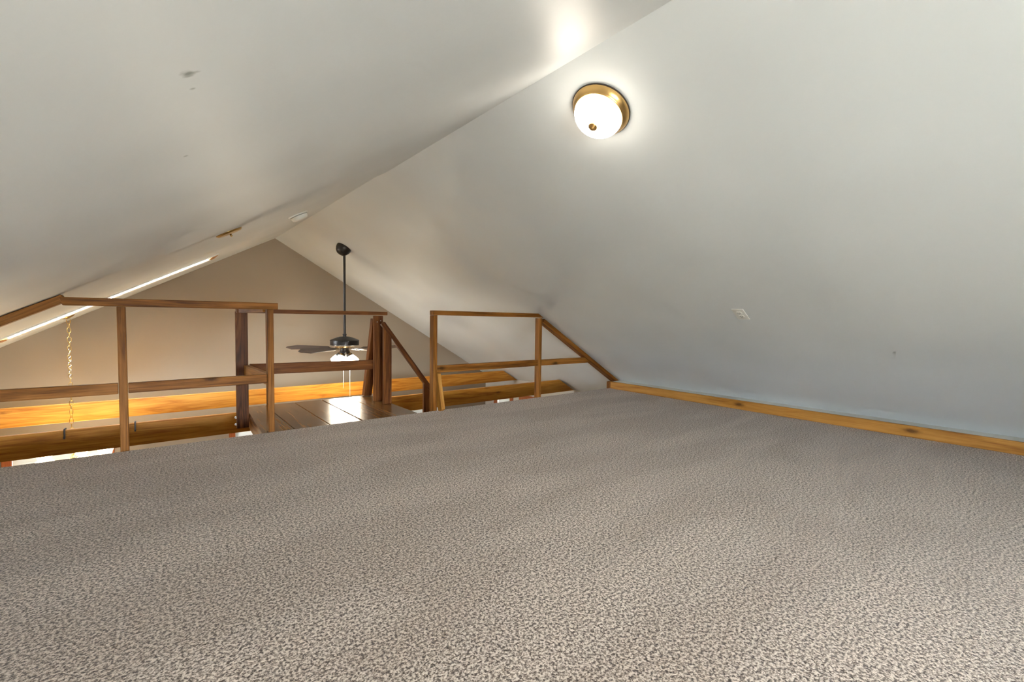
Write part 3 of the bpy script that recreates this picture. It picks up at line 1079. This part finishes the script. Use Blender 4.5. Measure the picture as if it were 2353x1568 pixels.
# white electric cord woven through the links
path = []
for i in range(90):
    t = 0.22 + 0.22 * i / 89
    z = z_top + (z_bot - z_top) * t
    tight = 1.0 + 1.0 * math.exp(-((t - 0.33) / 0.06) ** 2)
    path.append((HX * S + 0.0045 * tight * math.sin(t * 190), HY * S + 0.0045 * tight * math.cos(t * 190), z))
bm_obj('cord', tube_bm(path, 0.0022, 6), M_CORD, ch, None, True)
hb = Matrix.Translation(Vector((HX * S, HY * S, z_bot)))
o = bm_obj('body', lathe_bm([(0.0, 0.008), (0.006, 0.006), (0.010, 0.0), (0.016, -0.006), (0.012, -0.014), (0.026, -0.030), (0.034, -0.050), (0.022, -0.075), (0.014, -0.10), (0.030, -0.14), (0.040, -0.165), (0.030, -0.19), (0.012, -0.215), (0.016, -0.23), (0.0, -0.245)], 32), M_POLISH, ch, hb, True)
arm0 = None
for k in range(5):
    a = math.radians(8 + 72 * k)
    m = hb @ Matrix.Rotation(a, 4, 'Z')
    if arm0 is None:
        pts = []
        for i in range(13):
            t = i / 12
            x = 0.030 + 0.20 * t
            z = -0.155 - 0.06 * math.sin(math.pi * t * 0.9) + 0.075 * t * t
            pts.append((x, 0, z))
        arm = bm_obj('arm', tube_bm(pts, 0.006, 8), M_POLISH, ch, m, True)
        tip = Vector(pts[-1])
        cup = bm_obj('cup', lathe_bm([(0.0, -0.006), (0.014, 0.0), (0.024, 0.010), (0.020, 0.022), (0.0, 0.022)], 20), M_POLISH, arm, m @ Matrix.Translation(tip), True)
        sh = bm_obj('glass_shade', lathe_bm([(0.020, 0.022), (0.036, 0.034), (0.046, 0.055), (0.052, 0.085), (0.062, 0.108), (0.060, 0.109), (0.0, 0.070)], 28, cap=False), M_CHSHADE, arm, m @ Matrix.Translation(tip), True)
        arm0 = (arm, cup, sh, tip)
        bulb('bulb', m @ (tip + Vector((0, 0, 0.13))), 3.2, (1.0, 0.76, 0.44), ch)
    else:
        arm = arm0[0].copy(); COL.objects.link(arm); arm.parent = ch; place(arm, m, ch)
        for q in arm0[1:3]:
            c = q.copy(); COL.objects.link(c); c.parent = arm; place(c, m @ Matrix.Translation(arm0[3]), arm)
        bulb('bulb', m @ (arm0[3] + Vector((0, 0, 0.13))), 3.2, (1.0, 0.76, 0.44), ch)

# ------------------------------------------------------------------ smoke detector
sx, sy = 1.235, 5.22
sm_ = slope_frame(V(sx, sy, zl(sx, 99)), 'L')
sd = bpy.data.objects.new('smoke_detector', None)
COL.objects.link(sd)
place(sd, sm_, None)
tag(sd, 'round white smoke detector on the left slope close to the ridge', 'detector')
o = bm_obj('base_ring', lathe_bm([(0.082, 0.0), (0.084, 0.004), (0.082, 0.010), (0.074, 0.011), (0.0, 0.011)], 40), M_WHITE, sd, sm_, True)
autosmooth(o)
o = bm_obj('cover', lathe_bm([(0.070, 0.013), (0.069, 0.030), (0.062, 0.044), (0.046, 0.051), (0.0, 0.053)], 40), M_WHITE, sd, sm_, True)
autosmooth(o, 40)
for k in range(3):
    o = bm_obj('vent_ring', lathe_bm([(0.0715 - .0015 * k, 0.0135 + .005 * k), (0.0725 - .0015 * k, 0.0145 + .005 * k), (0.0715 - .0015 * k, 0.0155 + .005 * k)], 40, cap=False), M_GASKET if k == 0 else M_WHITE, sd, sm_, True)

# ------------------------------------------------------------------ brass ceiling plate
gx, gy = 0.50, 4.30
gm = slope_frame(V(gx, gy, zl(gx, 99)), 'L')
gp = bpy.data.objects.new('ceiling_plate', None)
COL.objects.link(gp)
place(gp, gm, None)
tag(gp, 'small round brass cover plate on the left slope above the railing', 'plate')
o = bm_obj('disc', lathe_bm([(0.080, -0.002), (0.080, 0.004), (0.072, 0.012), (0.0, 0.016)], 40), M_POLISH, gp, gm, True)
autosmooth(o)
bm_obj('finial', lathe_bm([(0.006, 0.014), (0.005, 0.022), (0.008, 0.027), (0.0, 0.034)], 16), M_POLISH, gp, gm, True)

# ------------------------------------------------------------------ wall outlet on the right slope
ox, oy = 3.818, 1.746
om = slope_frame(V(ox, oy, zr(ox)), 'R')
ou = bpy.data.objects.new('outlet', None)
COL.objects.link(ou)
place(ou, om, None)
tag(ou, 'white duplex electrical outlet set in the right slope', 'outlet')
bm = bmesh.new()
bm_box(bm, -0.062, 0.062, -0.037, 0.037, -0.001, 0.006)
bevel(bm, 0.0025, 2)
bm_obj('cover_plate', bm, M_WHITE, ou, om)
for s in (-1, 1):
    mm = om @ Matrix.Translation((s * 0.021, 0, 0.006))
    bm = bmesh.new()
    n = 28
    lo, hi = [], []
    for i in range(n):
        a = 2 * math.pi * i / n
        x, y = 0.0172 * math.cos(a), 0.0172 * math.sin(a)
        x = max(-0.0145, min(0.0145, x))
        lo.append(bm.verts.new((x, y, -0.002)))
        hi.append(bm.verts.new((x, y, 0.0025)))
    bm.faces.new(hi)
    for i in range(n):
        bm.faces.new((lo[i], lo[(i + 1) % n], hi[(i + 1) % n], hi[i]))
    rc = bm_obj('receptacle', bm, M_WHITE, ou, mm)
    for y in (-0.0065, 0.0065):
        bm = bmesh.new()
        bm_box(bm, -0.001, 0.008, y - 0.0014, y + 0.0014, 0.0020, 0.0029)
        bm_obj('slot', bm, M_DARKHOLE, rc, mm)
    bm = lathe_bm([(0.0028, 0.002), (0.0028, 0.0029), (0.0, 0.0029)], 12)
    bm_obj('ground_hole', bm, M_DARKHOLE, rc, mm @ Matrix.Translation((-0.0085, 0, 0)))
bm_obj('screw', lathe_bm([(0.003, 0.005), (0.003, 0.0068), (0.0, 0.0072)], 12), M_STEEL, ou, om)

# ------------------------------------------------------------------ iron hooks over the near beam
def hook(x, label):
    yb = 5.84
    pts = [V(x, yb + 0.06, -1.12), V(x, yb + 0.058, -1.09), V(x, yb + 0.03, -1.088), V(x, yb - 0.010, -1.090), V(x, yb - 0.014, -1.11),
           V(x, yb - 0.014, -1.150), V(x, yb - 0.022, -1.168), V(x, yb - 0.040, -1.170), V(x, yb - 0.046, -1.155)]
    bm = tube_bm([p - V(x, yb, -1.17) for p in pts], 0.0055, 8)
    o = bm_obj('iron_hook', bm, M_IRON, None, Matrix.Translation(V(x, yb, -1.17)), True)
    return tag(o, label, 'hook', 'iron hooks over the near tie beam')
hook(-0.655, 'dark iron hook over the near tie beam, left of the first railing post')
hook(-0.150, 'dark iron hook over the near tie beam, right of the first railing post')
